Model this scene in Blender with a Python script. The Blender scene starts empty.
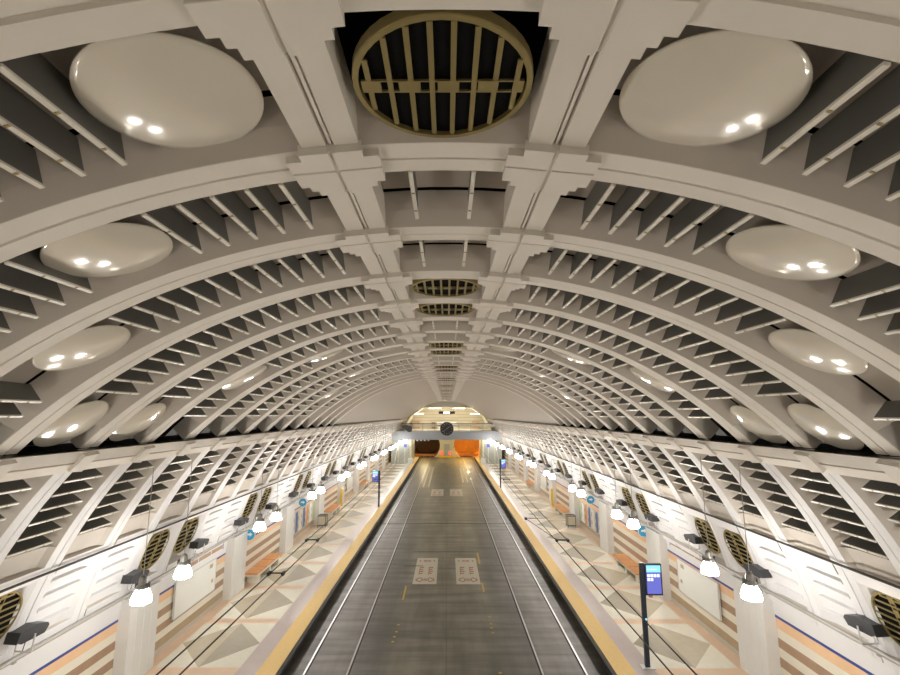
import bpy, math, random
from mathutils import Matrix, Vector
random.seed(4)
S = bpy.context.scene
PI = math.pi
# ---------------------------------------------------------------- camera
CZ = 8.3
cd = bpy.data.cameras.new('camera'); cam = bpy.data.objects.new('camera', cd)
S.collection.objects.link(cam); S.camera = cam
cd.sensor_width = 36; cd.lens = 480 / 900 * 36; cd.clip_end = 400; cd.clip_start = 0.05
cam.location = (0.03, 0, CZ)
cam.rotation_euler = (PI/2 + math.atan(77.5/480), 0, math.radians(0.2)); cd.shift_x = 4.7/900
# ---------------------------------------------------------------- world, exposure
w = bpy.data.worlds.new('world'); S.world = w; w.use_nodes = True
w.node_tree.nodes['Background'].inputs[0].default_value = (1, 0.93, 0.84, 1)
w.node_tree.nodes['Background'].inputs[1].default_value = 0.12
S.view_settings.view_transform = 'Standard'; S.view_settings.look = 'None'
S.view_settings.gamma = 1; S.view_settings.use_curve_mapping = False
S.view_settings.exposure = 0.07
LAMP = 62.0        # emission strength of each pendant lamp glass
FILL = 60.0      # watts of each spot added to brighten the vault
TUN = 420.0        # watts of the sodium lamps in the tunnels

# ---------------------------------------------------------------- materials
M = {}
def mat(name, col, rough=0.5, metal=0.0, emit=None, strength=1.0, noise=0.0, nscale=3.0, bump=0.0, coat=0.0, spec=None):
    m = bpy.data.materials.new(name); m.use_nodes = True
    nt = m.node_tree; b = nt.nodes['Principled BSDF']
    b.inputs['Base Color'].default_value = (*col, 1); b.inputs['Roughness'].default_value = rough
    b.inputs['Metallic'].default_value = metal
    if coat: b.inputs['Coat Weight'].default_value = coat; b.inputs['Coat Roughness'].default_value = 0.08
    if spec is not None: b.inputs['Specular IOR Level'].default_value = spec
    if emit:
        b.inputs['Emission Color'].default_value = (*emit, 1); b.inputs['Emission Strength'].default_value = strength
    if noise or bump:
        tc = nt.nodes.new('ShaderNodeTexCoord'); n = nt.nodes.new('ShaderNodeTexNoise')
        n.inputs['Scale'].default_value = nscale; n.inputs['Detail'].default_value = 6
        nt.links.new(tc.outputs['Object'], n.inputs['Vector'])
        if noise:
            mx = nt.nodes.new('ShaderNodeMixRGB'); mx.blend_type = 'MIX'
            mx.inputs[1].default_value = (*[c*(1-noise) for c in col], 1)
            mx.inputs[2].default_value = (*[min(1, c*(1+noise)) for c in col], 1)
            nt.links.new(n.outputs['Fac'], mx.inputs[0]); nt.links.new(mx.outputs[0], b.inputs['Base Color'])
        if bump:
            bp = nt.nodes.new('ShaderNodeBump'); bp.inputs['Strength'].default_value = bump; bp.inputs['Distance'].default_value = 0.02
            nt.links.new(n.outputs['Fac'], bp.inputs['Height']); nt.links.new(bp.outputs[0], b.inputs['Normal'])
    M[name] = m
    return m
mat('vault_paint', (0.56, 0.51, 0.455), 0.55, noise=0.05, nscale=1.5, bump=0.08)
mat('rib_paint', (0.78, 0.735, 0.67), 0.5, noise=0.04, nscale=2.0, bump=0.06)
mat('white_paint', (0.76, 0.755, 0.77), 0.45, noise=0.03, nscale=2.0)
mat('pier_paint', (0.74, 0.73, 0.71), 0.4, noise=0.04, nscale=1.2)
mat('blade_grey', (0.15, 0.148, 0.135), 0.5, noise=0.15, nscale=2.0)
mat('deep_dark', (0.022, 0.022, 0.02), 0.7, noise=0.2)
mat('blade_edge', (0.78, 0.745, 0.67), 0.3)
mat('brass', (0.36, 0.29, 0.12), 0.38, 0.55, noise=0.12, nscale=6)
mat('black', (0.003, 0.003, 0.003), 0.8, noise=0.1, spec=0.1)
mat('disc_gloss', (0.74, 0.70, 0.61), 0.13, coat=0.6, noise=0.03, nscale=2.0)
mat('dark_metal', (0.06, 0.062, 0.068), 0.4, 0.3, noise=0.15, nscale=8)
mat('grey_metal', (0.33, 0.32, 0.30), 0.35, 0.6, noise=0.1, nscale=6)
mat('pale_metal', (0.62, 0.61, 0.60), 0.35, 0.3, noise=0.08, nscale=6)
mat('tube_metal', (0.40, 0.38, 0.35), 0.4, 0.2, noise=0.1, nscale=4)
mat('cable_black', (0.03, 0.03, 0.032), 0.5, noise=0.1)
mat('lamp_glass', (1, 1, 1), 0.3, emit=(1.0, 0.955, 0.88), strength=LAMP)
mat('rail_steel', (0.62, 0.62, 0.65), 0.33, 0.9, noise=0.1, nscale=5)
mat('rail_groove', (0.03, 0.028, 0.026), 0.8, noise=0.2)
mat('yellow_strip', (0.80, 0.55, 0.20), 0.6, noise=0.08, nscale=10, bump=0.3)
mat('edge_dark', (0.035, 0.033, 0.028), 0.7, noise=0.3, nscale=6)
mat('mauve_tile', (0.47, 0.39, 0.37), 0.33, noise=0.08, nscale=3)
mat('cream_tile', (0.80, 0.77, 0.66), 0.2, noise=0.08, nscale=5)
mat('peach_tile', (0.70, 0.51, 0.36), 0.3, noise=0.08, nscale=4)
mat('tan_tile', (0.56, 0.50, 0.38), 0.2, noise=0.10, nscale=4)
mat('taupe_tile', (0.43, 0.39, 0.31), 0.2, noise=0.10, nscale=4)
mat('wall_cream', (0.80, 0.75, 0.64), 0.35, noise=0.05, nscale=4)
mat('wall_brown', (0.40, 0.26, 0.17), 0.4, noise=0.18, nscale=3)
mat('wall_khaki', (0.42, 0.32, 0.20), 0.4, noise=0.15, nscale=3)
mat('wall_peach', (0.82, 0.55, 0.33), 0.4, noise=0.08, nscale=3)
mat('wall_base', (0.52, 0.50, 0.45), 0.4, noise=0.08, nscale=3)
mat('blue_trim', (0.035, 0.065, 0.30), 0.35, noise=0.05)
mat('board_white', (0.82, 0.83, 0.80), 0.25, noise=0.03, nscale=1)
mat('wood_orange', (0.72, 0.34, 0.13), 0.45, noise=0.2, nscale=6)
mat('sign_blue', (0.06, 0.36, 0.62), 0.35, noise=0.05)
mat('sign_white', (0.85, 0.87, 0.88), 0.4, noise=0.03)
mat('screen_blue', (0.02, 0.02, 0.05), 0.2, emit=(0.14, 0.16, 0.62), strength=1.0)
mat('screen_cyan', (0.02, 0.05, 0.06), 0.2, emit=(0.25, 0.75, 0.95), strength=1.2)
mat('screen_white', (0.1, 0.1, 0.1), 0.2, emit=(0.8, 0.85, 1.0), strength=1.3)
mat('navy_post', (0.02, 0.028, 0.05), 0.35, 0.3, noise=0.1)
mat('paint_sign', (0.58, 0.55, 0.45), 0.6, noise=0.08, nscale=4)
mat('paint_red', (0.36, 0.13, 0.10), 0.6, noise=0.15, nscale=9)
mat('paint_yellow', (0.62, 0.42, 0.08), 0.6, noise=0.15, nscale=9)
mat('paint_cream', (0.62, 0.58, 0.42), 0.6, noise=0.15, nscale=3)
mat('yellow_plate', (0.90, 0.60, 0.04), 0.4, noise=0.05)
mat('bridge_grey', (0.46, 0.50, 0.56), 0.45, noise=0.05, nscale=1)
mat('hall_cream', (0.82, 0.77, 0.64), 0.5, noise=0.06, nscale=0.8)
mat('tunnel_amber', (0.80, 0.50, 0.14), 0.55, noise=0.25, nscale=0.9)  # lining with the orange lamp light put into its colour
mat('tunnel_brown', (0.20, 0.10, 0.04), 0.6, noise=0.3, nscale=0.9)  # dim copy of the lining, shade put into its colour
mat('portal_cream', (0.72, 0.68, 0.47), 0.5, noise=0.1, nscale=1)
mat('warm_lamp', (1, 1, 1), 0.3, emit=(1.0, 0.86, 0.60), strength=9)
mat('amber_lamp', (1, 1, 1), 0.3, emit=(1.0, 0.55, 0.10), strength=60)
mat('spot_lamp', (1, 1, 1), 0.3, emit=(0.86, 0.94, 1.0), strength=60)
mat('red_lamp', (0.6, 0.02, 0.02), 0.3, emit=(1.0, 0.05, 0.03), strength=3)
mat('stair_panel', (0.42, 0.44, 0.40), 0.3, 0.2, noise=0.15, nscale=1)
mat('poster_blue', (0.10, 0.16, 0.38), 0.4, noise=0.15)
mat('poster_orange', (0.75, 0.30, 0.10), 0.4, noise=0.15)
mat('poster_green', (0.35, 0.48, 0.22), 0.4, noise=0.15)
g = mat('clear_glass', (0.9, 0.95, 0.95), 0.02)
g.node_tree.nodes['Principled BSDF'].inputs['Transmission Weight'].default_value = 1.0

def road_material():
    m = bpy.data.materials.new('road_concrete'); m.use_nodes = True; nt = m.node_tree; N = nt.nodes; L = nt.links
    b = N['Principled BSDF']; b.inputs['Roughness'].default_value = 0.42
    tc = N.new('ShaderNodeTexCoord'); sp = N.new('ShaderNodeSeparateXYZ'); L.new(tc.outputs['Object'], sp.inputs[0])
    ab = N.new('ShaderNodeMath'); ab.operation = 'ABSOLUTE'; L.new(sp.outputs[0], ab.inputs[0])
    # wear bands across the width
    wob = N.new('ShaderNodeTexNoise'); wob.inputs['Scale'].default_value = 0.35; L.new(tc.outputs['Object'], wob.inputs['Vector'])
    ad = N.new('ShaderNodeMath'); ad.operation = 'MULTIPLY_ADD'; L.new(wob.outputs['Fac'], ad.inputs[0]); ad.inputs[1].default_value = 0.5; L.new(ab.outputs[0], ad.inputs[2])
    mr = N.new('ShaderNodeMapRange'); mr.inputs['From Min'].default_value = 0; mr.inputs['From Max'].default_value = 5.8; L.new(ad.outputs[0], mr.inputs['Value'])
    cr = N.new('ShaderNodeValToRGB'); L.new(mr.outputs[0], cr.inputs[0])
    e = cr.color_ramp.elements; e[0].position = 0; e[0].color = (0.183, 0.175, 0.143, 1)
    e[1].position = 1; e[1].color = (0.201, 0.194, 0.172, 1)
    for p, c in ((0.36, (0.185, 0.177, 0.145)), (0.43, (0.120, 0.115, 0.100)), (0.56, (0.128, 0.120, 0.111)), (0.62, (0.201, 0.185, 0.172)), (0.78, (0.189, 0.173, 0.161)), (0.87, (0.134, 0.125, 0.119))):
        x = e.new(p); x.color = (*c, 1)
    # stains, stretched along the road and across it
    mp = N.new('ShaderNodeMapping'); mp.inputs['Scale'].default_value = (1.1, 0.16, 1); L.new(tc.outputs['Object'], mp.inputs[0])
    n1 = N.new('ShaderNodeTexNoise'); n1.inputs['Scale'].default_value = 1.3; n1.inputs['Detail'].default_value = 8; L.new(mp.outputs[0], n1.inputs['Vector'])
    mp2 = N.new('ShaderNodeMapping'); mp2.inputs['Scale'].default_value = (0.22, 1.5, 1); L.new(tc.outputs['Object'], mp2.inputs[0])
    n2 = N.new('ShaderNodeTexNoise'); n2.inputs['Scale'].default_value = 1.2; n2.inputs['Detail'].default_value = 6; L.new(mp2.outputs[0], n2.inputs['Vector'])
    mu = N.new('ShaderNodeMath'); mu.operation = 'MULTIPLY'; L.new(n1.outputs['Fac'], mu.inputs[0]); L.new(n2.outputs['Fac'], mu.inputs[1])
    m3 = N.new('ShaderNodeMapRange'); m3.inputs['From Min'].default_value = 0.13; m3.inputs['From Max'].default_value = 0.38; m3.inputs['To Min'].default_value = 0.50; m3.inputs['To Max'].default_value = 1.45; L.new(mu.outputs[0], m3.inputs['Value'])
    mx = N.new('ShaderNodeMixRGB'); mx.blend_type = 'MULTIPLY'; mx.inputs[0].default_value = 1; L.new(cr.outputs[0], mx.inputs[1]); L.new(m3.outputs[0], mx.inputs[2])
    # slab joints
    br = N.new('ShaderNodeTexBrick'); br.offset = 0; br.inputs['Color1'].default_value = (1, 1, 1, 1); br.inputs['Color2'].default_value = (0.93, 0.93, 0.93, 1)
    br.inputs['Mortar'].default_value = (0.62, 0.62, 0.62, 1); br.inputs['Scale'].default_value = 1; br.inputs['Mortar Size'].default_value = 0.02
    br.inputs['Brick Width'].default_value = 5.2; br.inputs['Row Height'].default_value = 4.6
    L.new(tc.outputs['Object'], br.inputs['Vector'])
    m4 = N.new('ShaderNodeMixRGB'); m4.blend_type = 'MULTIPLY'; m4.inputs[0].default_value = 0.8; L.new(mx.outputs[0], m4.inputs[1]); L.new(br.outputs[0], m4.inputs[2])
    L.new(m4.outputs[0], b.inputs['Base Color'])
    r = N.new('ShaderNodeMapRange'); r.inputs['To Min'].default_value = 0.3; r.inputs['To Max'].default_value = 0.6; L.new(n1.outputs['Fac'], r.inputs['Value']); L.new(r.outputs[0], b.inputs['Roughness'])
    M['road'] = m
road_material()

# ---------------------------------------------------------------- helpers
class MB:
    def __init__(s): s.v = []; s.f = []; s.i = []; s.m = []
    def mi(s, m):
        if m not in s.m: s.m.append(m)
        return s.m.index(m)
    def poly(s, pts, m, T=None):
        k = len(s.v); s.v += [tuple(T @ Vector(p)) if T else tuple(p) for p in pts]
        s.f.append(list(range(k, k+len(pts)))); s.i.append(s.mi(m))
    def mesh(s, vs, fs, m, T=None):
        k = len(s.v); s.v += [tuple(T @ Vector(p)) if T else tuple(p) for p in vs]; q = s.mi(m)
        for f in fs: s.f.append([k+a for a in f]); s.i.append(q)
    def box(s, a, b, m, T=None):
        x0, y0, z0 = a; x1, y1, z1 = b
        vs = [(x0,y0,z0),(x1,y0,z0),(x1,y1,z0),(x0,y1,z0),(x0,y0,z1),(x1,y0,z1),(x1,y1,z1),(x0,y1,z1)]
        s.mesh(vs, [(0,3,2,1),(4,5,6,7),(0,1,5,4),(1,2,6,5),(2,3,7,6),(3,0,4,7)], m, T)
    def prism(s, pts, z0, z1, m, T=None, ax='z'):
        n = len(pts)
        def P(p, h): return (p[0], p[1], h) if ax == 'z' else ((h, p[0], p[1]) if ax == 'x' else (p[0], h, p[1]))
        vs = [P(p, z0) for p in pts] + [P(p, z1) for p in pts]
        fs = [list(range(n))[::-1], list(range(n, 2*n))] + [(i, (i+1) % n, n+(i+1) % n, n+i) for i in range(n)]
        s.mesh(vs, fs, m, T)
    def lathe(s, prof, m, n=24, T=None, cap=True):
        vs = []; fs = []
        for r, z in prof:
            for k in range(n):
                a = 2*PI*k/n; vs.append((r*math.cos(a), r*math.sin(a), z))
        for j in range(len(prof)-1):
            for k in range(n): fs.append((j*n+k, j*n+(k+1) % n, (j+1)*n+(k+1) % n, (j+1)*n+k))
        if cap: fs.append(list(range(n))[::-1]); fs.append([(len(prof)-1)*n+k for k in range(n)])
        s.mesh(vs, fs, m, T)
    def tube(s, a, b, r, m, n=8, T=None):
        a = Vector(a); b = Vector(b); d = b-a
        q = d.to_track_quat('Z', 'Y').to_matrix().to_4x4(); X = Matrix.Translation(a) @ q
        if T: X = T @ X
        s.lathe([(r, 0), (r, d.length)], m, n, X)
    def sweep(s, prof, angs, m, closed=False, caps=False, mats=None):
        """profile of (y, r) turned about the vault's axis through the angles (degrees from the crown)"""
        n = len(prof); vs = []; fs = []
        for a in angs:
            t = math.radians(a)
            for y, r in prof: vs.append((r*math.sin(t), y, ZC + r*math.cos(t)))
        k0 = len(s.v); s.v += vs
        for j in range(len(angs)-1):
            for i in range(n if closed else n-1):
                i2 = (i+1) % n
                s.f.append([k0+j*n+i, k0+j*n+i2, k0+(j+1)*n+i2, k0+(j+1)*n+i]); s.i.append(s.mi(mats[i] if mats else m))
        if caps:
            s.f.append([k0+i for i in range(n)]); s.i.append(s.mi(m))
            s.f.append([k0+(len(angs)-1)*n+i for i in range(n)][::-1]); s.i.append(s.mi(m))
    def build(s, name, parent=None, loc=(0,0,0), smooth=False, fix=True):
        me = bpy.data.meshes.new(name); me.from_pydata(s.v, [], s.f)
        for m in s.m: me.materials.append(M[m])
        me.polygons.foreach_set('material_index', s.i)
        if fix:
            import bmesh
            bm = bmesh.new(); bm.from_mesh(me); bmesh.ops.recalc_face_normals(bm, faces=bm.faces)
            bm.to_mesh(me); bm.free()
        if smooth:
            for p in me.polygons: p.use_smooth = len(p.vertices) < 5
        o = bpy.data.objects.new(name, me); S.collection.objects.link(o)
        o.location = loc
        if parent: o.parent = parent
        return o
def ang(a, b, step=2.0):
    n = max(1, int(math.ceil(abs(b-a)/step))); return [a+(b-a)*i/n for i in range(n+1)]
def tag(o, label, cat, group=None):
    o['label'] = label; o['category'] = cat
    if group: o['group'] = group
    return o
def empty(name, loc, rot=(0,0,0)):
    o = bpy.data.objects.new(name, None); S.collection.objects.link(o); o.location = loc; o.rotation_euler = rot
    o.empty_display_size = 0.2
    return o
def struct(o): o['kind'] = 'structure'; return o
def copy_tree(o, parent=None):
    c = o.copy(); S.collection.objects.link(c)
    if parent: c.parent = parent; c.matrix_parent_inverse = Matrix()
    for ch in list(o.children): copy_tree(ch, c)
    return c
ORD = ['nearest', 'second', 'third', 'fourth', 'fifth', 'sixth', 'seventh', 'eighth', 'ninth', 'tenth', 'eleventh', 'twelfth', 'thirteenth', 'fourteenth',
       'fifteenth', 'sixteenth', 'seventeenth', 'eighteenth', 'nineteenth', 'twentieth', 'twenty-first', 'twenty-second', 'twenty-third', 'twenty-fourth',
       'twenty-fifth', 'twenty-sixth', 'twenty-seventh', 'twenty-eighth', 'twenty-ninth', 'thirtieth', 'thirty-first', 'thirty-second', 'thirty-third',
       'thirty-fourth', 'thirty-fifth', 'thirty-sixth', 'thirty-seventh', 'thirty-eighth', 'thirty-ninth', 'fortieth', 'forty-first', 'forty-second']
def side(s): return 'left' if s < 0 else 'right'

# ---------------------------------------------------------------- dimensions (metres)
R = 9.80; ZC = CZ-7.48; UP = {-1: 0.0, 1: 0.18}; BAY = 1.863; GAP = 1.34
def g0(i): return 2.47 + BAY*(i-1)          # start of the recess of bay i
NUP = 15; NLOW = 39; END = 86.0; PZ = 0.35
TIP = 1.10

# ---------------------------------------------------------------- structure: floors
fl = MB()
fl.box((-5.3, -12, -0.3), (5.3, 104, 0), 'road')
struct(fl.build('floor'))
XE, XY, XM, XF, XW = 5.30, 5.93, 6.57, 9.30, 9.74
CELL = 2*BAY; C0 = 16.55
for s in (-1, 1):
    p = MB()
    def q(x0, y0, x1, y1, m): p.poly([(s*x0, y0, PZ), (s*x1, y0, PZ), (s*x1, y1, PZ), (s*x0, y1, PZ)], m)
    y0, y1 = C0-7*CELL, C0+21*CELL
    q(XE, y0, XY, y1, 'yellow_strip'); q(XY, y0, XM, y1, 'mauve_tile'); q(XF, y0, XW+.3, y1, 'peach_tile')
    for k in range(-7, 21):
        c = C0+k*CELL; a, b = c+0.22, c+CELL-0.22; q(XM, c-0.22 if k > -7 else c, XF, c+0.22, 'peach_tile')
        mid = (a+b)/2; xm = 7.92
        P = lambda x, y: (s*x, y, PZ)
        p.poly([P(XM, a), P(xm, a), P(XM, mid)], 'cream_tile'); p.poly([P(xm, a), P(XF, a), P(XF, mid)], 'cream_tile')
        p.poly([P(XF, mid), P(XF, b), P(xm, b)], 'cream_tile'); p.poly([P(XM, b), P(XM, mid), P(xm, b)], 'cream_tile')
        p.poly([P(XM, mid), P(xm, a), P(xm, b)], 'taupe_tile'); p.poly([P(xm, a), P(XF, mid), P(xm, b)], 'tan_tile')
    # edge nosing and the dark face towards the track
    p.poly([(s*XE, y0, PZ), (s*XE, y1, PZ), (s*(XE+.0), y1, PZ-.10), (s*(XE+.0), y0, PZ-.10)], 'edge_dark')
    p.poly([(s*XE, y0, PZ-.1), (s*XE, y1, PZ-.1), (s*XE, y1, 0), (s*XE, y0, 0)], 'edge_dark')
    struct(p.build('floor', fix=False))
    e = MB(); e.box((min(s*5.17, s*5.3), y0, PZ-.13), (max(s*5.17, s*5.3), y1, PZ-.01), 'edge_dark'); struct(e.build('trim_1'))

# ---------------------------------------------------------------- structure: ceiling vault
VM = 'vault_paint'
def bayprof(i, D0=0.38):
    y = g0(i); return [(y, R+.42), (y+1.02, R+D0-.02), (y+1.022, R+D0+.12), (y+1.085, R+D0+.12), (y+1.087, R+.355), (y+1.21, R+.165), (y+GAP, R+.0)]
c = MB()
for i in range(-1, NUP+1):
    for s in (-1, 1):
        A = [s*a for a in ang(7.0, 42.5)]
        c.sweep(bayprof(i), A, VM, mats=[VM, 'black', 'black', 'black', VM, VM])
        y = g0(i)
        c.sweep([(y, R+.44), (y+GAP, R+.44)], [s*42.0, s*43.8, s*45.6, s*47.8], 'black')  # black backing puts the shade of the gap above the ledge into colour
VENTS = [i for i in range(1, 41) if i % 4 in (0, 1)]
for i in range(-1, 41):
    m0 = 'black' if i in VENTS else VM
    c.sweep(bayprof(i), ang(-4.4, 4.4), VM, mats=[m0, 'black', 'black', 'black', VM, VM])
yS = g0(NUP+1)
for s in (-1, 1):
    c.sweep([(yS, R+.02), (END, R+.02)], [s*a for a in ang(7.0, 45.2)], VM)
c.sweep([(g0(41), R+.03), (END, R+.03)], ang(-7.2, 7.2), VM)
struct(c.build('ceiling', smooth=False, fix=False))

# arched ribs
ribp = lambda y: [(y, R+.45), (y, R+.012), (y+.012, R), (y+.25, R), (y+.254, R+.05), (y+.302, R+.05), (y+.308, R+.014), (y+.511, R+.014), (y+.523, R+.026), (y+.523, R+.45)]
for i in range(-3, NUP+1):
    r = MB(); r.sweep(ribp(g0(i)+GAP), ang(-45.9, 45.9), 'rib_paint', closed=True, caps=True)
    struct(r.build('trim_2'))
for i in range(NUP+1, 41):        # short cross members of the crown strip
    r = MB(); r.sweep(ribp(g0(i)+GAP), ang(-4.6, 4.6), 'rib_paint', closed=True, caps=True)
    struct(r.build('trim_2'))
# twin crown beams
for s in (-1, 1):
    b = MB()
    y0, y1 = -5, g0(41)
    ztop = ZC + R + .30
    def zr(x): return ZC + math.sqrt(R*R - x*x)
    for x0, x1 in ((.725, .930), (1.0, 1.205)):
        X0, X1 = sorted((s*x0, s*x1))
        vs = [(X0, y0, zr(X0)-.006), (X1, y0, zr(X1)-.006), (X1, y0, ztop), (X0, y0, ztop)]
        vs += [(x, y1, z) for x, y, z in vs]
        b.mesh(vs, [(0,1,2,3), (7,6,5,4), (0,4,5,1), (1,5,6,2), (2,6,7,3), (3,7,4,0)], 'rib_paint')
    X0, X1 = sorted((s*.92, s*1.01)); b.box((X0, y0, zr(1)+.05), (X1, y1, ztop), 'rib_paint')
    X0, X1 = sorted((s*.952, s*.978)); b.box((X0, y0, zr(1)+.012), (X1, y1, zr(1)+.04), 'rib_paint')
    struct(b.build('trim_3'))
# stepped cross plates where beam and rib meet
for s in (-1, 1):
    for i in range(-3, 41):
        yc = g0(i)+GAP+.262
        pl = MB()
        tilt = math.radians(5.6*s)
        T = Matrix.Translation((s*.965, yc, zr(1)-.075)) @ Matrix.Rotation(tilt, 4, 'Y')
        big = .90 if i < NUP+1 else .66
        out = [(.45, .26), (.34, .26), (.34, .36), (.27, .36), (.27, .44)]
        pts = [(.45,-.26), (.45,.26), (.36,.26), (.36,.35), (.29,.35), (.29,.45), (-.29,.45), (-.29,.35), (-.36,.35), (-.36,.26), (-.45,.26), (-.45,-.20), (-.30,-.20), (-.30,-.30), (.30,-.30), (.30,-.20), (.45,-.20)]
        if s > 0: pass
        # two leaves with a shallow groove along and across
        def clip(pts, f):
            return pts
        cells = [((-.45, -.20), (-.02, -.01)), ((.02, -.20), (.45, -.01)), ((-.45, .02), (-.02, .26)), ((.02, .02), (.45, .26)),
                 ((-.30, -.30), (-.02, -.20)), ((.02, -.30), (.30, -.20)), ((-.36, .26), (-.02, .35)), ((.02, .26), (.36, .35)),
                 ((-.29, .35), (-.02, .45)), ((.02, .35), (.29, .45))]
        k = big
        for (a0, b0), (a1, b1) in cells: pl.box((a0*k, b0, 0), (a1*k, b1, .10), 'rib_paint', T)
        pl.box((-.44*k, -.19, .02), (.44*k, .25, .09), 'rib_paint', T); pl.box((-.28*k, -.29, .022), (.28*k, .44, .088), 'rib_paint', T)
        struct(pl.build('trim_4'))

# ---------------------------------------------------------------- structure: lower curved walls
A1, A2, A3, A4 = 48.8, 62.1, 66.0, 77.6
for s in (-1, 1):
    w = MB()
    for i in range(-1, NLOW+1):
        y = g0(i)
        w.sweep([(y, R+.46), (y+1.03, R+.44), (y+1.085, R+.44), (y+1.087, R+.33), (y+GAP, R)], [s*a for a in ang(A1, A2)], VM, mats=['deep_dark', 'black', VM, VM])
        w.sweep([(y, R+.13), (y+1.0, R+.12), (y+1.2, R+.09), (y+GAP, R)], [s*a for a in ang(A2, A3-1.0)], VM)
        w.sweep([(y, R), (y+GAP, R)], [s*a for a in ang(A3-1.0, A3+.8)], 'white_paint')
        vent = i in VENTS
        pm = 'wall_base' if vent else 'white_paint'
        w.sweep([(y, R+(.30 if vent else .11)), (y+1.0, R+(.25 if vent else .10)), (y+1.2, R+.06), (y+GAP, R)], [s*a for a in ang(A3+.8, 75.8)], pm, mats=[pm, 'white_paint', 'white_paint'])
        w.sweep([(y, R), (y+GAP, R)], [s*a for a in ang(75.8, A4)], 'white_paint')
        for a, r0, r1 in ((A2, R+.13, R+.46), (A3-1.0, R, R+.13), (A3+.8, R, R+.3), (75.8, R, R+.3)):   # sills
            t = math.radians(s*a)
            w.poly([(r0*math.sin(t), y, ZC+r0*math.cos(t)), (r1*math.sin(t), y, ZC+r1*math.cos(t)), (r1*math.sin(t), y+GAP, ZC+r1*math.cos(t)), (r0*math.sin(t), y+GAP, ZC+r0*math.cos(t))], VM)
    w.sweep([(g0(NLOW+1), R), (END, R)], [s*a for a in ang(44.5, A4)], VM)
    struct(w.build('wall_'+side(s), fix=False))
    for i in range(-2, NLOW+1):
        r = MB(); r.sweep(ribp(g0(i)+GAP), [s*a for a in ang(A1, A4)], 'white_paint', closed=True, caps=True)
        struct(r.build('trim_5'))
    # springing ledge: flat band with a raised conduit line
    l = MB(); y0, y1 = -5, END
    def sec(a, r): t = math.radians(a); return (s*r*math.sin(t), ZC+r*math.cos(t))
    def bar(pts, m):
        n = len(pts); vs = [(x, y0, z) for x, z in pts]+[(x, y1, z) for x, z in pts]
        l.mesh(vs, [list(range(n)), list(range(n, 2*n))[::-1]]+[(i, (i+1) % n, n+(i+1) % n, n+i) for i in range(n)], m)
    bar([sec(45.65, R-.08), sec(47.2, R-.12), sec(48.2, R+.4), sec(47.8, R+.4)], 'rib_paint')
    bar([sec(47.2, R-.07), sec(47.45, R-.07), sec(47.45, R+.4), sec(47.2, R+.4)], 'wall_base')
    bar([sec(47.45, R-.12), sec(49.1, R-.06), sec(49.3, R+.4), sec(47.45, R+.4)], 'rib_paint')
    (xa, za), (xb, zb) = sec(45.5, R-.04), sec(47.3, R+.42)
    l.poly([(xa, y0, za), (xa, 31.5, za), (xb, 31.5, zb), (xb, y0, zb)], 'black')  # black sheet paints the ledge top as shaded
    struct(l.build('trim_6', fix=False))
    for i in range(-1, NLOW+1):      # small brackets on the ledge under each rib
        k = MB(); t = math.radians(s*47.2); T = Matrix.Translation(((R-.12)*math.sin(t), g0(i)+GAP+.26, ZC+(R-.12)*math.cos(t))) @ Matrix.Rotation(t, 4, 'Y')
        k.prism([(-.20, -.20), (.20, -.20), (.24, .16), (-.24, .16)], -.05, .10, 'rib_paint', T)
        struct(k.build('trim_7'))
    # platform wall: tiled bands, blue trim and white fascia
    b = MB(); y0, y1 = -8, 90
    z = PZ; kz = 1 + UP[s]*.9/1.90
    for h, m in ((.16, 'wall_base'), (.27, 'wall_khaki'), (.24, 'wall_cream'), (.24, 'wall_brown'), (.24, 'wall_cream'), (.24, 'wall_brown'), (.24, 'wall_cream'), (.27, 'wall_peach')):
        h *= kz; b.poly([(s*XW, y0, z), (s*XW, y1, z), (s*XW, y1, z+h), (s*XW, y0, z+h)], m); z += h
    b.poly([(s*(XW-.02), y0, z), (s*(XW-.02), y1, z), (s*(XW-.02), y1, z+.075), (s*(XW-.02), y0, z+.075)], 'blue_trim')
    b.poly([(s*XW, y0, z), (s*XW, y1, z), (s*(XW-.02), y1, z), (s*(XW-.02), y0, z)], 'blue_trim')
    b.poly([(s*(XW-.02), y0, z+.075), (s*(XW-.02), y1, z+.075), (s*(XW-.08), y1, 2.93+UP[s]), (s*(XW-.08), y0, 2.93+UP[s])], 'white_paint')
    b.poly([(s*(XW-.08), y0, 2.93+UP[s]), (s*(XW-.08), y1, 2.93+UP[s]), (s*(XW), y1, 2.95+UP[s]), (s*(XW), y0, 2.95+UP[s])], 'white_paint')
    struct(b.build('wall_platform_'+side(s), fix=False))
    # dark service tube across the curved wall and light conduit on top of the fascia
    t = MB(); a = math.radians(65.6-6.5*UP[s]); t.tube((s*(R-.09)*math.sin(a), -5, ZC+(R-.09)*math.cos(a)), (s*(R-.09)*math.sin(a), 78, ZC+(R-.09)*math.cos(a)), .03, 'cable_black')
    o = t.build('service_tube'); tag(o, 'thin black tube running along the curved wall above the %s platform' % side(s), 'pipe')
    t = MB(); t.tube((s*9.44, -5, 3.02+UP[s]), (s*9.44, 79, 3.02+UP[s]), .055, 'tube_metal', 10)
    for k in range(20): t.box((s*9.50-.09, 4+k*BAY*2-.04, 2.935+UP[s]), (s*9.50+.09, 4+k*BAY*2+.04, 3.0+UP[s]), 'tube_metal')
    o = t.build('conduit'); tag(o, 'grey conduit pipe on top of the white fascia over the %s platform' % side(s), 'pipe')

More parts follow.
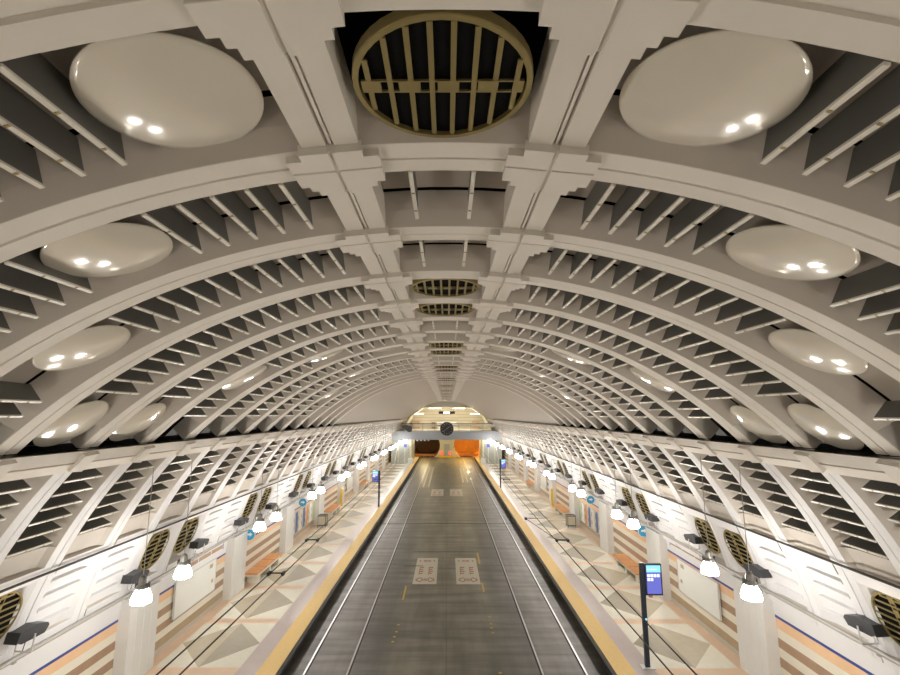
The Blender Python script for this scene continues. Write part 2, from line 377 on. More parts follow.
# ---------------------------------------------------------------- louvre blades
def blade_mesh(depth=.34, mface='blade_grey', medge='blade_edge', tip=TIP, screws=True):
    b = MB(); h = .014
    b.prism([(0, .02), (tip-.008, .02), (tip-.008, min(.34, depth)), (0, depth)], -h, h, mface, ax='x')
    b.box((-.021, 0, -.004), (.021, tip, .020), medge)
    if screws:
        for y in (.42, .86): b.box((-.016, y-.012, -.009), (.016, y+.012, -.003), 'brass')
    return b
proto = {}
def blade(kind, loc, rot, parent):
    if kind not in proto:
        B = {'deep': blade_mesh(.38), 'wall': blade_mesh(.43), 'shallow': blade_mesh(.11, 'white_paint', 'white_paint', 1.12, False)}[kind]
        o = B.build('blade', parent); proto[kind] = o
    else:
        o = proto[kind].copy(); S.collection.objects.link(o); o.parent = parent
    o.location = Vector(loc) - parent.location; o.rotation_euler = (0, rot, 0)
    return o
def pol(a, r=R): t = math.radians(a); return (r*math.sin(t), ZC + r*math.cos(t))
def bank(name, i, angs, kind, label, cat, group, parts):
    y = g0(i)+.005; am = sum(angs)/len(angs); x, z = pol(am, R+.1)
    if parts:
        e = empty(name, (x, y+.5, z))
        for a in angs:
            bx, bz = pol(a); blade(kind, (bx, y, bz), math.radians(a), e)
    else:
        b = MB()
        src = {'deep': blade_mesh(.38, screws=False), 'wall': blade_mesh(.43, screws=False), 'shallow': blade_mesh(.11, 'white_paint', 'white_paint', 1.12, False)}[kind]
        for a in angs:
            bx, bz = pol(a); T = Matrix.Translation((bx-x, -.5, bz-z)) @ Matrix.Rotation(math.radians(a), 4, 'Y')
            k = len(b.v); b.v += [tuple(T @ Vector(v)) for v in src.v]
            b.f += [[k+q for q in f] for f in src.f]; b.i += [b.mi(src.m[m]) for m in src.i]
        e = b.build(name, loc=(x, y+.5, z), fix=False)
    tag(e, label, cat, group)
DL = {10: 11.25, 20: 21.5, 30: 31.8, 41: 42.4}; DR = {10: 11.1, 20: 22.1, 30: 32.5, 41: 42.9}
CYC = [20, 10, 20, 30, 41, 41, 30, 20, 10, 10, 20, 30, 41, 41, 30, 20]
DISC = {i: (DL[c_], DR[c_]) for i, c_ in enumerate(CYC)}
for i in range(0, NUP+1):
    for s in (-1, 1):
        d = DISC[i][0 if s < 0 else 1]
        aa = [9.25+(.35 if s > 0 and i > 1 else 0)+1.95*j for j in range(18)]
        inner = [s*a for a in aa if a < d-4.1]; outer = [s*a for a in aa if a > d+(3.2 if i != 3 else 6.4) and a < 42]
        W = (ORD[i-1] if i else 'overhead')
        gp = 'louvre banks of the vaulted ceiling'
        if i > 12: continue
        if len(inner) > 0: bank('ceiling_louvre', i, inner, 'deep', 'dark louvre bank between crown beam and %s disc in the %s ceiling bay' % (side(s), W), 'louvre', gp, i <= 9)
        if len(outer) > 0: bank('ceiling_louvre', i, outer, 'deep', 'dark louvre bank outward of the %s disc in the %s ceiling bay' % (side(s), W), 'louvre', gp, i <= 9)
for i in range(-1, 41):
    if i in VENTS: continue
    o = [(-.27, ), (.27, )]
    n = sum(1 for k in range(1, i+1) if k not in VENTS)
    bank('crown_louvre', i, [-1.9, 1.7], 'deep', 'pair of pale blades between the crown beams, %s pair from camera' % (ORD[max(n-1, 0)] if i >= 1 else 'overhead %s' % ('front' if i == 0 else 'rear')), 'louvre', 'blade pairs between the twin crown beams', i <= 9)
for s in (-1, 1):
    for i in range(1, NLOW+1):
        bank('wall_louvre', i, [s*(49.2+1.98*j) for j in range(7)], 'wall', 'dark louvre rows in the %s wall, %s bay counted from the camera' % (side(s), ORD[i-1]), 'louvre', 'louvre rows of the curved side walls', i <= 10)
        if i not in VENTS:
            bank('wall_panel_louvre', i, [s*(68.0+2.0*j) for j in range(4)], 'shallow', 'white shallow slats low on the %s wall, %s bay counted from the camera' % (side(s), ORD[i-1]), 'louvre', 'white slatted panels of the side walls', i <= 10)

# ---------------------------------------------------------------- brass grilles
def chord(r, x): return math.sqrt(max(0, r*r-x*x))
def grille_parts(r=.64):
    P = []
    f = MB(); f.lathe([(r*.94, .0), (r, .0), (r+.006, .010), (r+.006, .085), (r*.94, .085), (r*.94, 0)], 'brass', 40, cap=False); P.append(('frame', f))
    for k in range(8):
        x = (k-3.5)*r*.235; c_ = chord(r*.92, x); b = MB()
        b.box((x-.019, -c_, .006), (x+.019, c_, .02), 'brass'); P.append(('bar', b))
    b = MB(); c_ = r*.91
    for yy in (-.062, .050): b.box((-c_, yy, .006), (c_, yy+.012, .022), 'brass')
    xs = [(-c_, -.445), (-.315, -.16), (-.035, .12), (.255, .40), (.52, c_)]
    for a, d in xs: b.box((a, -.06, .004), (d, .06, .024), 'brass')
    P.append(('cross_band', b))
    k = MB(); k.lathe([(r*.96, .040), (r*.96, .082)], 'black', 32); P.append(('backing', k))
    return P
GP = None
def grille(i, a, label, parts, name, rr=R):
    global GP
    x, z = pol(a, rr); loc = (x, g0(i)+GAP/2-.005, z); rot = (0, math.radians(a), 0)
    if parts:
        if GP is None:
            GP = empty(name, (0,0,0))
            for n, mb in grille_parts(): mb.build(n, GP, smooth=False)
            e = GP
        else: e = copy_tree(GP); e.name = name
        e.location = loc; e.rotation_euler = rot
    else:
        b = MB()
        for n, mb in grille_parts():
            k = len(b.v); b.v += mb.v; b.f += [[k+q for q in f] for f in mb.f]; b.i += [b.mi(mb.m[m]) for m in mb.i]
        e = b.build(name, loc=loc, fix=False); e.rotation_euler = rot
    tag(e, label, 'grille', 'round brass ventilation grilles')
for n, i in enumerate(VENTS):
    if i > 34: continue
    grille(i, 0, ('largest looking round brass grille at the ceiling crown over the camera' if n == 0 else 'round brass grille at the ceiling crown, %s one from the camera' % ORD[n]), i < 14, 'ceiling_grille', R+.015)
for s in (-1, 1):
    for n, i in enumerate([v for v in VENTS if v >= 4 and v <= NLOW]):
        grille(i, s*70.7, 'round brass grille low on the %s wall, %s one from the camera' % (side(s), ORD[n]), i < 14, 'wall_grille', R+.02)

# ---------------------------------------------------------------- reflector discs
dm = MB()
prof = [(.003, -.050)] + [(.605*k/14, -.050*(1-(k/14)**2)) for k in range(1, 14)] + [(.602, -.002), (.606, .003), (.606, .014), (.59, .02)]
dm.lathe(prof, 'disc_gloss', 56)
d0 = None
for i in range(0, 12):
    for s in (-1, 1):
        a = s*DISC[i][0 if s < 0 else 1]
        if d0 is None:
            o = d0 = empty('reflector_disc', (0, 0, 0))
            dm.build('dish', o, smooth=True)
            st = MB(); st.tube((0, 0, .01), (0, 0, .26), .04, 'grey_metal'); st.build('stem', o)
        else: o = copy_tree(d0)
        x, z = pol(a, R+.12); o.location = (x, g0(i)+.68, z); o.rotation_euler = (0, math.radians(a), 0)
        tag(o, 'glossy cream reflector disc on the %s half of the %s' % (side(s), ('%s ceiling bay' % ORD[i-1]) if i else 'bay directly overhead'), 'reflector', 'glossy reflector discs in the ceiling bays')

# ---------------------------------------------------------------- pendant lamps
def lamp_proto():
    e = empty('pendant_lamp', (0, 0, 0))
    c = MB(); c.tube((0, 0, .42), (0, 0, 3.02), .011, 'grey_metal', 6); c.build('cable', e)
    c = MB(); c.lathe([(.03, .46), (.06, .44), (.085, .40), (.10, .26), (.14, .22), (.15, .16), (.10, .155)], 'grey_metal', 20)
    c.box((-.17, -.035, .18), (-.13, .035, .30), 'dark_metal'); c.box((.13, -.035, .18), (.17, .035, .30), 'dark_metal')
    c.build('ballast_cap', e)
    c = MB(); c.lathe([(.12, .155), (.16, .10), (.205, .0), (.23, -.11), (.225, -.16), (.13, -.195), (.01, -.205)], 'lamp_glass', 20); c.build('glass_bell', e, smooth=True)
    return e
LP = None; LX = 7.40; LZ = CZ-4.33
lampY = [12.5+BAY*k+4*BAY*n for n in range(-2, 10) for k in (0, 1)]
for s in (-1, 1):
    n = 0
    for y in lampY:
        if LP is None: o = LP = lamp_proto()
        else: o = copy_tree(LP)
        o.location = (s*LX, y, LZ+UP[s]*.6)
        if y > 12: lab = 'glowing pendant lamp over the %s platform, %s one in view' % (side(s), ORD[n]); n += 1
        else: lab = 'glowing pendant lamp over the %s platform, beside the camera at %s' % (side(s), {0: 'rear end', 1: 'rear', 2: 'front', 3: 'front end'}[lampY.index(y)])
        tag(o, lab, 'lamp', 'pendant lamps over the platforms')

# ---------------------------------------------------------------- floodlights on the fascia
def flood_proto():
    e = empty('floodlight', (0, 0, 0))
    b = MB()
    b.prism([(-.42, -.06), (-.36, .14), (.10, .20), (.42, .12), (.46, .04), (.34, -.12), (-.30, -.15)], -.18, .18, 'dark_metal', Matrix.Scale(.82, 4), ax='x'); b.build('housing', e)
    b = MB(); b.prism([(-.46, -.10), (-.38, .16), (-.35, .14), (-.42, -.06)], -.20, .20, 'dark_metal', Matrix.Scale(.82, 4), ax='x'); b.build('visor', e)
    b = MB(); b.tube((-.20, 0, 0), (-.20, -.05, -.36), .016, 'pale_metal'); b.tube((.20, 0, 0), (.20, -.05, -.36), .016, 'pale_metal'); b.tube((-.20, -.05, -.36), (.20, -.05, -.36), .018, 'pale_metal'); b.build('bracket', e)
    return e
FP = None
for s in (-1, 1):
    for n in range(17):
        y = 11.35+2*BAY*(n-1)
        if FP is None: o = FP = flood_proto()
        else: o = copy_tree(FP)
        o.location = (s*9.22, y+.1, CZ-4.74+UP[s]); o.rotation_euler = (0, 0, s*.12)
        if s < 0: o.scale = (1, 1, 1)
        tag(o, 'dark boxy floodlight above the fascia of the %s platform, %s from the camera' % (side(s), ORD[n]), 'floodlight', 'dark floodlights along the fascias')
    for n in range(-3, 17):       # spots added to brighten the vault; the floodlights stay unlit
        y = 10.45+2*BAY*n
        l = bpy.data.lights.new('added_uplight', 'SPOT'); l.energy = FILL; l.color = (1.0, .90, .77); l.spot_size = math.radians(150); l.spot_blend = 1; l.shadow_soft_size = .25
        lo = bpy.data.objects.new('added_uplight', l); S.collection.objects.link(lo); lo.location = (s*8.9, y, CZ-4.6)
        lo.rotation_euler = Vector((-s*.62, .0, .78)).to_track_quat('-Z', 'Y').to_euler()

# lone bright work light on the ledge
e = empty('spotlight', (-7.32, 14.6, CZ-.90)); tag(e, 'small bright white spotlight on the ledge of the left wall', 'spotlight')
b = MB(); b.box((-.10, -.05, -.15), (.02, .14, .17), 'dark_metal'); b.build('housing', e)
b = MB(); b.prism([(-.05, -.10), (.09, -.10), (.11, 0), (.09, .10), (-.05, .10), (-.08, 0)], -.11, -.05, 'spot_lamp', ax='y'); b.build('lens', e)

# ---------------------------------------------------------------- piers
PY = [.6, 8.0, 15.35, 22.35, 29.5] + [36.9+4*BAY*n for n in range(6)]
for s in (-1, 1):
    n = 0
    for y in PY:
        e = empty('pier', (s*9.6, y+.74, PZ))
        b = MB(); T = None
        X = lambda x: s*(x-9.6)
        b.prism([(X(9.39), -.74), (X(XW), -.74), (X(XW), .74), (X(9.39), .74)], 0, 2.50+UP[s], 'pier_paint'); b.build('body', e)
        b = MB()
        for yy in (-.37, 0, .37): b.box((min(X(9.383), X(9.392)), yy-.012, .02), (max(X(9.383), X(9.392)), yy+.012, 2.5), 'board_white')
        b.build('seam', e)
        b = MB(); b.prism([(X(9.37), -.76), (X(XW), -.76), (X(XW), .76), (X(9.37), .76)], 2.50+UP[s], 2.57+UP[s], 'white_paint'); b.build('cap', e)
        tag(e, 'pale grey wall pier on the %s platform, %s' % (side(s), ('%s one in view' % ORD[n]) if y > 15 else ('beside the camera' if y > 5 else 'behind the camera')), 'pier', 'grey piers along the platform walls')
        if y > 15: n += 1

# ---------------------------------------------------------------- rails and road markings
for x, nm in ((-4.62, 'outer rail of the left track'), (-3.22, 'inner rail of the left track'), (3.14, 'inner rail of the right track'), (4.56, 'outer rail of the right track')):
    e = empty('rail', (x, 0, 0)); tag(e, 'shiny steel %s set in the concrete' % nm, 'rail', 'steel rails in the roadway')
    b = MB(); b.box((-.028, -8, -.05), (.028, 100, .010), 'rail_steel'); b.build('railhead', e)
    s = 1 if x > 0 else -1
    b = MB(); b.box((-.085 if s > 0 else .030, -8, -.02), (-.030 if s > 0 else .085, 100, .004), 'rail_groove'); b.build('flangeway', e)
for sx in (-1, 1):
    for y0, y1, x0, x1, nm in ((25.5, 29.9, .50, 1.70, 'near'), (51.8, 56.4, .36, 1.68, 'far')):
        e = empty('floor_marking', (sx*(x0+x1)/2, (y0+y1)/2, .001))
        tag(e, 'cream painted road panel with red lettering, %s one of the %s pair' % (side(sx), nm), 'marking', 'cream painted panels on the roadway')
        w_, h_ = (x1-x0)/2, (y1-y0)/2
        b = MB(); b.box((-w_, -h_, 0), (w_, h_, .006), 'paint_sign'); b.build('panel', e)
        b = MB()
        def bar_(xa, ya, xb, yb): b.box((xa*w_, ya*h_, .006), (xb*w_, yb*h_, .009), 'paint_red')
        for xa in (-.62, .22):       # two columns of lettering
            for r_ in range(4): bar_(xa, .16-.15*r_, xa+.40 - (.08 if r_ % 2 else 0), .23-.15*r_)
            bar_(xa, -.36, xa+.06, .23)
        for k in range(6): bar_(-.34+.12*k, .66, -.27+.12*k, .82)      # top word
        bar_(-.75, .70, -.58, .78); bar_(.58, .70, .75, .78)
        for k in range(6): bar_(-.34+.12*k, -.80, -.27+.12*k, -.62)    # ringed bottom word
        n_ = 22
        for k in range(n_):
            t0, t1 = 2*PI*k/n_, 2*PI*(k+1)/n_
            ring = [(.82*w_*math.cos(t0), (-.71+.17*math.sin(t0))*h_), (.82*w_*math.cos(t1), (-.71+.17*math.sin(t1))*h_), (.70*w_*math.cos(t1), (-.71+.12*math.sin(t1))*h_), (.70*w_*math.cos(t0), (-.71+.12*math.sin(t0))*h_)]
            if abs(math.cos((t0+t1)/2)) > .35: b.prism(ring, .006, .009, 'paint_red')
        b.build('lettering', e)
def onfloor(px, py, Z=0.0):
    th = math.atan(77.5/480); v = 337.5-py; up = v*math.cos(th)+480*math.sin(th); fw = 480*math.cos(th)-v*math.sin(th)
    t = (Z-CZ)/up; return (px-447)*t, fw*t
dots = [((399, 625), (397, 632), (395, 637), (393.5, 642)), ((490, 617), (491.5, 624), (492, 628), (493.5, 633))]
for k, col in enumerate(dots):
    for j, (px, py) in enumerate(col):
        x, y = onfloor(px, py); b = MB(); b.lathe([(.055, 0), (.055, .008), (.03, .018)], 'paint_yellow', 10); o = b.build('road_stud', loc=(x, y, .001))
        tag(o, 'yellow road stud, %s of four in the %s row' % (('farthest', 'second farthest', 'second nearest', 'nearest')[j], side(-1 if k == 0 else 1)), 'stud', 'yellow studs on the roadway')
x, y = onfloor(501, 673); b = MB(); b.lathe([(.06, 0), (.06, .008), (.03, .018)], 'paint_yellow', 10); tag(b.build('road_stud', loc=(x, y, .001)), 'lone yellow road stud closest to the camera', 'stud')
for (px, py, qx, qy), d in (((406, 586, 404, 600), 'left of the near left panel'), ((478, 553, 480, 564), 'beside the top of the near right panel'), ((482, 583, 485, 592), 'below the near right panel')):
    x0, y0 = onfloor(px, py); x1, y1 = onfloor(qx, qy)
    b = MB(); b.box((-.04, -abs(y1-y0)/2, 0), (.04, abs(y1-y0)/2, .006), 'paint_yellow'); o = b.build('road_dash', loc=((x0+x1)/2, (y0+y1)/2, .001))
    tag(o, 'short faded yellow dash on the road %s' % d, 'marking')
for xx, d in ((-2.75, 'outer left'), (-2.15, 'inner left'), (2.05, 'inner right'), (2.60, 'outer right')):
    b = MB(); b.box((-.09, 0, 0), (.09, 22 if 'left' in d else 16, .006), 'paint_cream'); o = b.build('lane_line', loc=(xx, 58 if 'left' in d else 62, .001))
    tag(o, 'pale %s guide line on the far roadway' % d, 'marking', 'pale guide lines on the far roadway')
b = MB(); b.box((-5.1, -.05, 0), (5.1, .05, .005), 'rail_groove'); struct(b.build('trim_8', loc=(0, 39.0, .001)))
b = MB(); b.box((-2.0, -.03, 0), (2.0, .03, .005), 'rail_groove'); struct(b.build('trim_8', loc=(0, 31.2, .001)))
b = MB(); b.box((-.55, -.05, 0), (.55, .05, .004), 'cable_black'); tag(b.build('tar_streak', loc=(-1.85, 28.4, .008)), 'short dark streak crossing the near left painted panel', 'stain')

# ---------------------------------------------------------------- overhead wires
wires = [(-4.50, 'outer wire over the left track'), (-4.14, 'inner wire over the left track'), (3.55, 'inner wire over the right track'), (3.92, 'outer wire over the right track')]
for x, d in wires:
    b = MB(); b.tube((0, -6, 0), (0, 99, 0), .014, 'cable_black', 6); tag(b.build('overhead_wire', loc=(x, 0, CZ-4.0)), 'thin black overhead %s' % d, 'wire', 'overhead power wires')
for s, cx in ((-1, -4.32), (1, 3.735)):
    for n, y in enumerate((16.3, 31.0) if s > 0 else (13.0, 16.3, 31.0)):
        e = empty('wire_clamp', (cx, y, CZ-4.0)); tag(e, 'black clamp joining the %s pair of overhead wires, %s one' % (side(s), ORD[n]), 'clamp', 'clamps on the overhead wires')
        b = MB(); b.tube((-.20, 0, .03), (.20, 0, .03), .018, 'cable_black'); b.build('spreader', e)
        b = MB(); b.box((-.21, -.09, -.02), (-.15, .09, .06), 'cable_black'); b.box((.15, -.09, -.02), (.21, .09, .06), 'cable_black'); b.build('grip', e)
        if s > 0 and n == 0:
            b = MB(); b.tube((-.18, 0, .04), (-.67, 3.1, .06), .009, 'cable_black'); b.tube((-.67, 3.1, .06), (.20, 3.2, .06), .008, 'cable_black'); b.box((-.71, 3.02, .02), (-.63, 3.16, .10), 'cable_black'); b.build('steady_arm', e)

# ---------------------------------------------------------------- platform furniture
def sign_post(x, y, h, sx, label):
    e = empty('information_display', (x, y, PZ)); tag(e, label, 'display', 'information displays on posts')
    b = MB(); b.box((-.20, -.15, 0), (.20, .15, .03), 'pale_metal'); b.build('base_plate', e)
    b = MB(); b.box((-.07, -.05, .03), (.07, .05, h), 'navy_post'); b.build('post', e)
    X0, X1 = (.08, .62) if sx > 0 else (-.62, -.08)
    b = MB(); b.box((X0, -.07, h-.98), (X1, .05, h-.02), 'navy_post'); b.build('housing', e)
    sc = MB(); sc.box((X0+.04, -.076, h-.93), (X1-.04, -.068, h-.06), 'screen_blue'); so = sc.build('screen', e)
    c_ = MB(); c_.box((X0+.04, -.080, h-.27), (X1-.04, -.077, h-.06), 'screen_cyan'); c_.build('header_bar', so)
    t = MB()
    for r_ in range(2):
        for k in range(4):
            if r_ == 1 and k > 1: continue
            t.box((X0+.06+.105*k, -.080, h-.42-.12*r_), (X0+.145+.105*k, -.077, h-.33-.12*r_), 'screen_white')
    t.box((X0+.06, -.080, h-.20), (X0+.40, -.0805, h-.17), 'screen_white'); t.build('tile', so)
    b = MB(); b.box((X0+.10, -.06, h-1.05), (X0+.20, .03, h-.98), 'paint_red'); b.build('sounder', e)
    b = MB(); b.lathe([(.035, 0), (.035, .02)], 'screen_cyan', 12, Matrix.Translation((.03, -.05, 1.45)) @ Matrix.Rotation(PI/2, 4, 'X')); b.build('button', e)
sign_post(6.42, 16.8, 3.15, 1, 'tall navy post with lit blue departure screen on the right platform, near the camera')
sign_post(-5.95, 43.8, 3.1, -1, 'navy post with lit blue departure screen far along the left platform')
sign_post(5.95, 55.0, 3.1, 1, 'small distant navy post with departure screen on the right platform')

for s in (-1, 1):
    for n, y in enumerate((18.35, 48.15)):
        e = empty('notice_board', (s*(XW-.03), y+1.5, PZ+.80)); tag(e, 'blank looking white notice board on the %s striped wall, %s one' % (side(s), ORD[n]), 'board', 'white notice boards')
        X0, X1 = sorted((-s*.06, s*.0)); b = MB(); b.box((X0, -1.55, 0), (X1, 1.5, 1.22), 'board_white'); b.build('panel', e)
        X0, X1 = sorted((-s*.07, -s*.05)); b = MB()
        for a_, c_ in (((-1.57, -.02), (-1.53, 1.24)), ((1.48, -.02), (1.52, 1.24)), ((-1.57, -.02), (1.52, .01)), ((-1.57, 1.21), (1.52, 1.24))):
            b.box((X0, a_[0], a_[1]), (X1, c_[0], c_[1]), 'pale_metal')
        b.build('frame', e)
        X0, X1 = sorted((-s*.066, -s*.058)); b = MB(); b.box((X0, .95, .95), (X1, 1.2, 1.1), 'wall_khaki'); b.build('notice', e); b = MB(); b.box((X0, 1.15, .35), (X1, 1.3, .48), 'wall_khaki'); b.build('notice', e)
        e = empty('air_slot', (s*(XW-.07), y+1.9, 2.72+UP[s])); tag(e, 'brown slotted air outlet in the white fascia over the %s platform, %s one' % (side(s), ORD[n]), 'vent', 'air outlets in the fascia')
        X0, X1 = sorted((-s*.05, s*.05)); b = MB(); b.box((X0, -1.55, -.09), (X1, 1.55, .11), 'white_paint'); b.build('frame', e)
        X0, X1 = sorted((-s*.056, -s*.048))
        for k in range(3): b = MB(); b.box((X0, -1.5+1.02*k, -.06), (X1, -.54+1.02*k, .08), 'wall_brown'); b.build('slot', e)
    # small blue emblem on the fascia
    b = MB(); X0, X1 = sorted((-s*.01, s*.0)); b.box((X0, -.03, -.16), (X1, .03, .06), 'blue_trim'); b.lathe([(.045, 0), (.045, .012)], 'blue_trim', 12, Matrix.Translation((-s*.012, 0, .13)) @ Matrix.Rotation(PI/2, 4, 'Y'))
    o = b.build('fascia_emblem', loc=(s*(XW-.08), 21.9, 2.74+UP[s])); tag(o, 'small dark blue emblem on the white fascia over the %s platform' % side(s), 'emblem')
    # benches
    for n, y in enumerate((24.4, 39.3, 54.2)):
        e = empty('bench', (s*9.36, y, PZ)); tag(e, 'orange slatted bench against the striped wall of the %s platform, %s from the camera' % (side(s), ORD[n]), 'bench', 'orange slatted benches')
        for k in range(3): b = MB(); b.box((-.32, 1.14*k, .42), (.34, 1.14*k+1.07, .48), 'wood_orange'); b.build('seat', e)
        b = MB(); b.box((-.28, .05, .32), (.34, 3.3, .42), 'wall_cream'); b.build('apron', e)
        for yy in (.3, 1.7, 3.0): b = MB(); b.box((-.22, yy-.1, 0), (.34, yy+.1, .32), 'wall_cream'); b.build('leg', e)
    # round blue direction signs on brackets
    for n, y in enumerate((23.9, 32.4, 47.0)):
        e = empty('round_sign', (s*9.32, y, CZ-5.60+UP[s])); tag(e, 'round blue sign with white arrow above the %s platform, %s from the camera' % (side(s), ORD[n]), 'sign', 'round blue arrow signs')
        T = Matrix.Rotation(PI/2, 4, 'X')
        b = MB(); b.lathe([(.25, -.02), (.25, .02)], 'sign_blue', 28, T); b.build('disc', e)
        b = MB(); b.lathe([(.25, -.024), (.25, .024), (.265, .024), (.265, -.024), (.25, -.024)], 'sign_white', 28, T, cap=False); b.build('rim', e)
        b = MB(); b.prism([(-.12, -.02), (.02, -.02), (.02, -.08), (.14, .02), (.02, .12), (.02, .06), (-.12, .06)], -.026, -.021, 'sign_white', Matrix.Rotation(0, 4, 'X'), ax='y'); b.build('arrow', e)
        b = MB(); b.tube((s*.25, 0, 0), (s*.37, 0, 0), .018, 'pale_metal'); b.build('bracket', e)
    # black framed bin beside a pier
    for n, y in enumerate((36.3, )):
        e = empty('litter_bin', (s*8.95, y, PZ)); tag(e, 'black framed square bin on the %s platform beside a pier' % side(s), 'bin')
        e.scale = (.82, .82, .82)
        b = MB()
        for a_ in (-.36, .32):
            for c_ in (-.36, .32): b.box((a_, c_, 0), (a_+.04, c_+.04, .98), 'dark_metal')
        for z in (.14, .94):
            b.box((-.36, -.36, z), (.36, -.32, z+.075), 'dark_metal'); b.box((-.36, .32, z), (.36, .36, z+.075), 'dark_metal')
            b.box((-.36, -.36, z), (-.32, .36, z+.075), 'dark_metal'); b.box((.32, -.36, z), (.36, .36, z+.075), 'dark_metal')
        b.build('frame', e)
        b = MB(); b.box((-.32, -.33, .19), (.32, .33, .92), 'tan_tile'); b.build('bin_body', e)
    # yellow plate on a pier end
    b = MB(); b.box((-.09, -.015, 0), (.09, .015, 1.5), 'yellow_plate'); o = b.build('yellow_panel', loc=(s*9.30, 44.1, PZ+.01)); tag(o, 'upright yellow panel beside a distant pier on the %s platform' % side(s), 'panel')
    # art panels between piers
    for n, (y, m) in enumerate(((32.4, 'poster_blue'), (33.2, 'wall_cream'), (34.0, 'poster_blue'), (34.8, 'poster_orange'), (35.6, 'sign_white'), (36.4, 'poster_green'))):
        e = empty('wall_banner', (s*(XW-.04), y, PZ+.45)); nm = {'poster_blue': 'dark blue', 'wall_cream': 'cream', 'poster_orange': 'orange', 'sign_white': 'white', 'poster_green': 'green'}[m]
        if n == 2: nm = 'second dark blue'
        X0, X1 = sorted((-s*.03, s*.02)); b = MB(); b.box((X0, -.26, 0), (X1, .26, 1.35), 'board_white'); b.build('frame', e)
        X0, X1 = sorted((-s*.036, -s*.028)); b = MB(); b.box((X0, -.22, .05), (X1, .22, 1.3), m); b.build('picture', e)
        tag(e, '%s upright art panel on the %s platform wall between two piers' % (nm, side(s)), 'panel', 'art panels on the platform walls')

# ---------------------------------------------------------------- far end: bridge, hall, tunnels
BY = 81.0
b = MB(); b.box((-9.5, BY, CZ-4.05), (9.5, BY+5, CZ-2.65), 'bridge_grey'); struct(b.build('wall_bridge'))
# railing on the bridge
e = empty('bridge_railing', (0, BY+.15, CZ-2.65)); tag(e, 'dark topped glass railing along the bridge at the far end', 'railing')
b = MB(); b.box((-8.0, -.05, 1.18), (8.2, .05, 1.28), 'dark_metal'); b.build('handrail', e)
for k in range(9): b = MB(); b.box((-8.0+2.0*k-.03, -.03, 0), (-8.0+2.0*k+.03, .03, 1.18), 'grey_metal'); b.build('baluster', e)
b = MB(); b.box((-8.0, -.01, .75), (8.0, .01, 1.1), 'hall_cream'); b.build('infill', e)
# clock
e = empty('station_clock', (-.0, BY-.12, CZ-2.25)); tag(e, 'large round dark clock on the middle of the bridge', 'clock')
T = Matrix.Rotation(PI/2, 4, 'X')
b = MB(); b.lathe([(1.02, -.08), (1.02, .12), (1.12, .12), (1.12, -.08), (1.02, -.08)], 'dark_metal', 36, T, cap=False); b.build('rim', e)
b = MB(); b.lathe([(1.03, -.02), (1.03, .02)], 'cable_black', 36, T); b.build('face', e)
for k in range(12):
    a = 2*PI*k/12; b = MB(); b.box((-.035, -.05, .72), (.035, -.03, .92), 'grey_metal', Matrix.Rotation(a, 4, 'Y')); b.build('hour_mark', e)
b = MB(); b.box((-.04, -.06, -.1), (.04, -.05, .6), 'grey_metal', Matrix.Rotation(.9, 4, 'Y')); b.build('hand', e)
b = MB(); b.box((-.03, -.07, -.1), (.03, -.06, .8), 'grey_metal', Matrix.Rotation(-2.2, 4, 'Y')); b.build('hand', e)
# end arch: ring wall with a lower arched opening
b = MB()
op = [(-7.6, -2.65), (-7.0, -1.2), (-6.4, -.2), (-4.3, 1.27), (0, 1.45), (4.4, 1.27), (6.6, -.2), (7.2, -1.2), (7.9, -2.65)]
aa_ = [-60, -50, -42, -24, 0, 24, 42, 50, 60]
outp = [((R+.5)*math.sin(math.radians(a)), ZC-CZ+(R+.5)*math.cos(math.radians(a))) for a in aa_]
for k in range(8):
    b.poly([(op[k][0], END, CZ+op[k][1]), (op[k+1][0], END, CZ+op[k+1][1]), (outp[k+1][0], END, CZ+outp[k+1][1]), (outp[k][0], END, CZ+outp[k][1])], 'rib_paint')
    b.poly([(op[k][0], END, CZ+op[k][1]), (op[k+1][0], END, CZ+op[k+1][1]), (op[k+1][0], END+9, CZ+op[k+1][1]), (op[k][0], END+9, CZ+op[k][1])], 'hall_cream')
struct(b.build('wall_arch', fix=False))
# back wall of the upper hall
b = MB(); b.box((-10, END+9, CZ-2.65), (10, END+9.3, CZ+2), 'hall_cream')
for z in (-1.7, -1.1, -.5, .1, .7): b.box((-9, END+8.97, CZ+z), (9, END+9.0, CZ+z+.04), 'wall_khaki')
struct(b.build('wall_hall'))
b = MB(); b.box((-9.0, BY+5, CZ-2.95), (9.0, END+9.3, CZ-2.65), 'hall_cream'); struct(b.build('floor'))
for x, d in ((-5.9, 'left'), (-2.6, 'middle'), (5.6, 'right')):
    b = MB(); b.box((-.65 if d != 'middle' else -.35, 0, 0), (.65 if d != 'middle' else .35, .3, 1.5 if d != 'middle' else 1.3), 'peach_tile' if d != 'middle' else 'wall_khaki'); tag(b.build('hall_cabinet', loc=(x, END+8.5, CZ-2.65)), 'small tan cabinet on the %s of the far upper hall' % d, 'cabinet')
b = MB(); b.box((-1.9, 0, 0), (1.9, .8, 1.4), 'board_white'); tag(b.build('ticket_booth', loc=(0, END+7.5, CZ-2.65)), 'white booth in the middle of the far upper hall', 'booth')
e = empty('hanging_sign', (0, END+1, CZ+.42)); tag(e, 'dark hanging sign with yellow lettering in the far upper hall', 'sign')
b = MB(); b.box((-1.45, 0, -.22), (1.45, .1, .2), 'dark_metal'); b.build('panel', e)
b = MB(); b.box((-.6, -.011, -.12), (.5, -.001, .10), 'warm_lamp'); b.build('lettering', e)
for x in (-1.2, 1.2): b = MB(); b.tube((x, .05, .2), (x, .05, 1.0), .02, 'dark_metal'); b.build('hanger', e)
